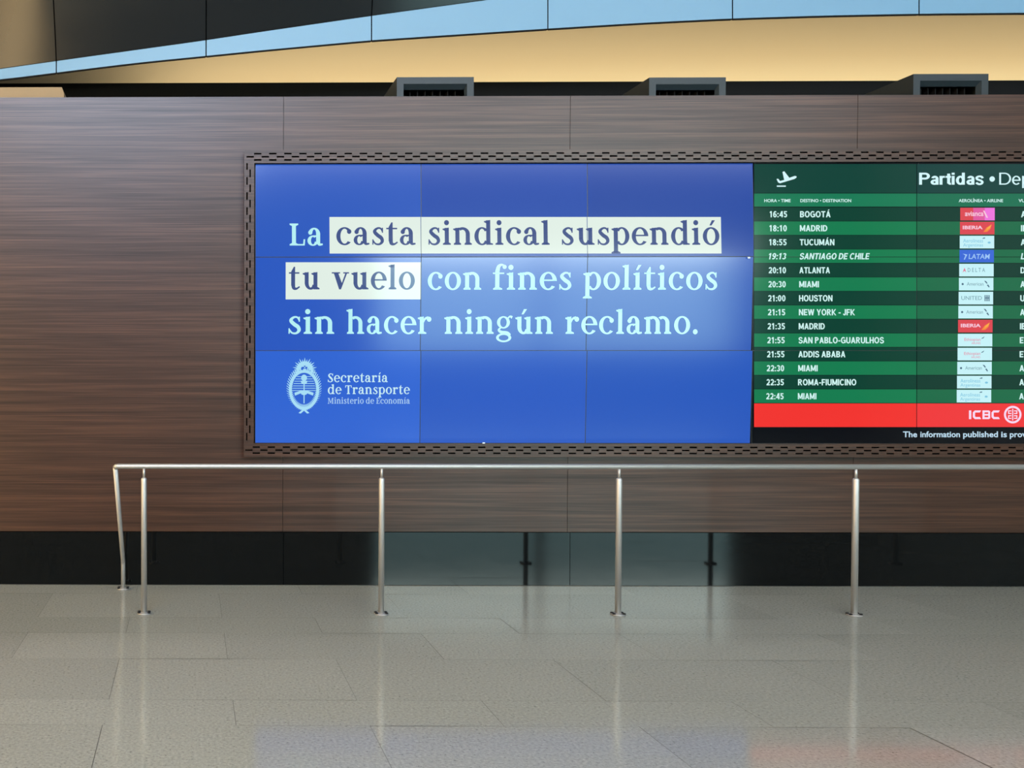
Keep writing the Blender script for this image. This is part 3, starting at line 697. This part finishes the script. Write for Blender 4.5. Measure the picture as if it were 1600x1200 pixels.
bm.faces.new(fr); bm.faces.new(bk[::-1])
for i in range(5):
    j = (i + 1) % 5; bm.faces.new((fr[j], fr[i], bk[i], bk[j]))
struct('trim_2', bm, M['ledge'], 'cream ledge on the wall top at the far left')

def vent(px0, px1, pyt, label, Y=6.78, dep=0.85):
    x0, x1 = P(px0, 140, Y).x, P(px1, 140, Y).x; z1 = P(px0, pyt, Y).z; z0 = 3.282
    r = empty('roof_vent', ((x0 + x1) / 2, Y + dep / 2, z0), label, 'vent', 'duct vents on the wall top')
    bm = bmesh.new(); t = 0.012
    box(bm, x0, x0 + t, Y, Y + dep, z0, z1); box(bm, x1 - t, x1, Y, Y + dep, z0, z1)
    box(bm, x0 + t, x1 - t, Y, Y + dep, z1 - t, z1); box(bm, x0 + t, x1 - t, Y, Y + dep, z0, z0 + t); box(bm, x0 + t, x1 - t, Y + dep - t, Y + dep, z0 + t, z1 - t)
    obj('housing', bm, M['duct'], r)
    bm = bmesh.new(); wd = 0.052
    a = [(x0, z0), (x1, z0), (x1, z1), (x0, z1)]; b = [(x0 + wd, z0 + wd), (x1 - wd, z0 + wd), (x1 - wd, z1 - wd), (x0 + wd, z1 - wd)]
    va = [bm.verts.new((p[0], Y - 0.012, p[1])) for p in a]; vb = [bm.verts.new((p[0], Y - 0.012, p[1])) for p in b]
    vc = [bm.verts.new((p[0], Y, p[1])) for p in a]
    for i in range(4):
        j = (i + 1) % 4; bm.faces.new((va[i], va[j], vb[j], vb[i])); bm.faces.new((vc[i], vc[j], va[j], va[i]))
    obj('front_frame', bm, M['duct'], r)
    bm = bmesh.new(); w2 = 0.032
    c = [(p[0] + sx * w2, p[1] + sz * w2) for p, (sx, sz) in zip(b, ((.3, .3), (-.3, .3), (-.3, -1), (.3, -1)))]
    va = [bm.verts.new((p[0], Y - 0.011, p[1])) for p in b]; vb = [bm.verts.new((p[0], Y + 0.03, p[1])) for p in c]
    for i in range(4):
        j = (i + 1) % 4; bm.faces.new((va[i], va[j], vb[j], vb[i]))
    obj('inner_lip', bm, M['duct_lip'], r)
    bm = bmesh.new()
    quad(bm, [(c[0][0], Y + .16, c[0][1]), (c[1][0], Y + .16, c[1][1]), (c[2][0], Y + .16, c[2][1]), (c[3][0], Y + .16, c[3][1])])
    for k in range(1, 8):
        xx = c[0][0] + (c[1][0] - c[0][0]) * k / 8
        box(bm, xx - .003, xx + .003, Y + .06, Y + .155, c[0][1], c[2][1])
    obj('grille', bm, M['black'], r)
vent(619.5, 739.5, 121.5, 'leftmost of the three grey duct vents above the blue screen')
vent(1013.0, 1132.5, 122.0, 'middle grey duct vent on the wall top')
vent(1425.0, 1542.0, 116.5, 'rightmost grey duct vent, above the departures board')

# ------------------------------------------------------------------ curved canopy: fascia with painted sky reflection below, glossy black panels above
LOW = [(-260, 150), (-120, 138), (17, 124.5), (88, 115.5), (215, 100), (322, 89.5), (400, 81.5), (580, 65), (800, 50.5), (855, 47), (1000, 38), (1145, 31), (1290, 26.5), (1436, 23.7), (1600, 22.2), (1760, 22), (1950, 23), (2240, 26)]
UPP = [(-260, 140), (-120, 123), (0, 107), (88, 94.5), (322, 62), (400, 50), (580, 24), (750, 0.5), (1000, -32), (1300, -68), (1600, -100), (1950, -130), (2240, -150)]
def interp(T, x):
    for (a, b), (c, d) in zip(T, T[1:]):
        if x <= c: return b + (d - b) * (x - a) / (c - a)
    return T[-1][1]
def smooth_interp(T, x, w=40): return sum(interp(T, x + k * w / 4) for k in range(-4, 5)) / 9
def cy_(px): return 8.1 + (0.45 * ((1100 - px) / 1100) ** 2 if px < 1100 else 0)
SEAM = [-260, -125, 88, 322, 580.5, 856, 1144.5, 1436, 1730, 2020, 2240]
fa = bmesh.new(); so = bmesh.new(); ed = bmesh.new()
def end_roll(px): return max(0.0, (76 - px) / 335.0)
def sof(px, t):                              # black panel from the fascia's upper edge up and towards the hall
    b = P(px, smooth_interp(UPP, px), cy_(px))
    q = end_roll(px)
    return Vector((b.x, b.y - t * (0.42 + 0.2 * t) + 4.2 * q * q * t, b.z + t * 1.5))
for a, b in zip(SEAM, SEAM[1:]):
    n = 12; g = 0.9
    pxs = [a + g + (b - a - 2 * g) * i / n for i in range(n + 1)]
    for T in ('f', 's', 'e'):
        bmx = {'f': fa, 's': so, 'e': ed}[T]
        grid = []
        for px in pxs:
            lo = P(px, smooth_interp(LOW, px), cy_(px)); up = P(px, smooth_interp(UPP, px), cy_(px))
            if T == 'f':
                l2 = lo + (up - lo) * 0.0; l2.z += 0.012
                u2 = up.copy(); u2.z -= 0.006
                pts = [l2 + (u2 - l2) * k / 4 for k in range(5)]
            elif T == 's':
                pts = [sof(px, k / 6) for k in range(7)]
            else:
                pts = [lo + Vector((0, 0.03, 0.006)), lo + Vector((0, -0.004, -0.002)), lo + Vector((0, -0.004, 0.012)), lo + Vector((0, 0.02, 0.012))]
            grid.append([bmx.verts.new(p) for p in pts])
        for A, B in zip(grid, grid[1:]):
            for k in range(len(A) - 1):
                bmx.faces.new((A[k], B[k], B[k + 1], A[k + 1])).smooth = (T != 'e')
# dark carcass behind the panels so that the joints read dark
ca = bmesh.new(); grid = []
for i in range(201):
    px = -260 + 2500 * i / 200
    lo = P(px, smooth_interp(LOW, px), cy_(px)); pts = [lo + Vector((0, 0.04, 0.014))] + [sof(px, t) + Vector((0, 0.04 + 0.25 * t, 0)) for t in (0, .33, .66, 1.0)]
    grid.append([ca.verts.new(p) for p in pts])
for A, B in zip(grid, grid[1:]):
    for k in range(4): ca.faces.new((A[k], B[k], B[k + 1], A[k + 1]))
struct('ceiling', so, M['soffit'], 'glossy black curved ceiling panels', smooth=True)
struct('trim_3', fa, M['fascia'], 'curved fascia under the black ceiling panels, sky reflection painted pale blue', smooth=True)
struct('trim_4', ed, M['black'], 'thin dark edge strip under the curved fascia')
struct('trim_5', ca, M['gap'], 'dark joints behind the ceiling panels')

# ------------------------------------------------------------------ the rest of the hall (seen in reflections)
bm = bmesh.new()
WY = YB
holes = [(5.3, 9.9, 1.5, 4.15), (10.1, 15.4, 1.5, 4.15), (5.3, 9.9, 4.25, 5.8), (10.1, 15.4, 4.25, 5.8)]
box(bm, XL, 5.3, WY - .2, WY, 0, 9.0); box(bm, 15.4, XR, WY - .2, WY, 0, 9.0)
box(bm, 5.3, 15.4, WY - .2, WY, 0, 1.5); box(bm, 5.3, 15.4, WY - .2, WY, 5.8, 9.0)
box(bm, 9.9, 10.1, WY - .2, WY, 1.5, 5.8); box(bm, 5.3, 15.4, WY - .2, WY, 4.15, 4.25)
box(bm, 1.9, 2.3, WY - .2, WY, 9.0, 13.6)
struct('wall_rear', bm, M['hall_dark'], 'dark rear wall of the hall')
for k, h in enumerate(holes):
    bm = bmesh.new(); box(bm, h[0], h[1], WY - .15, WY - .13, h[2], h[3])
    struct('window_%d' % (k + 1), bm, M['window'] if k < 2 else M['window_sky'], 'daylit window in the rear wall')
bm = bmesh.new(); box(bm, XL, 1.9, WY - .15, WY - .13, 9.0, 13.6); struct('window_5', bm, M['skylight'], 'high clerestory window in the rear wall')
bm = bmesh.new(); box(bm, 2.3, XR, WY - .15, WY - .13, 9.0, 13.6); struct('window_6', bm, M['skylight_dim'], 'high shaded clerestory window in the rear wall')
bm = bmesh.new(); box(bm, XL - .2, XL, YB, 9.5, 0, 13.6); struct('wall_left', bm, M['cream'], 'cream side wall')
bm = bmesh.new(); box(bm, XR, XR + .2, YB, 9.5, 0, 13.6); struct('wall_right', bm, M['hall'], 'grey side wall')
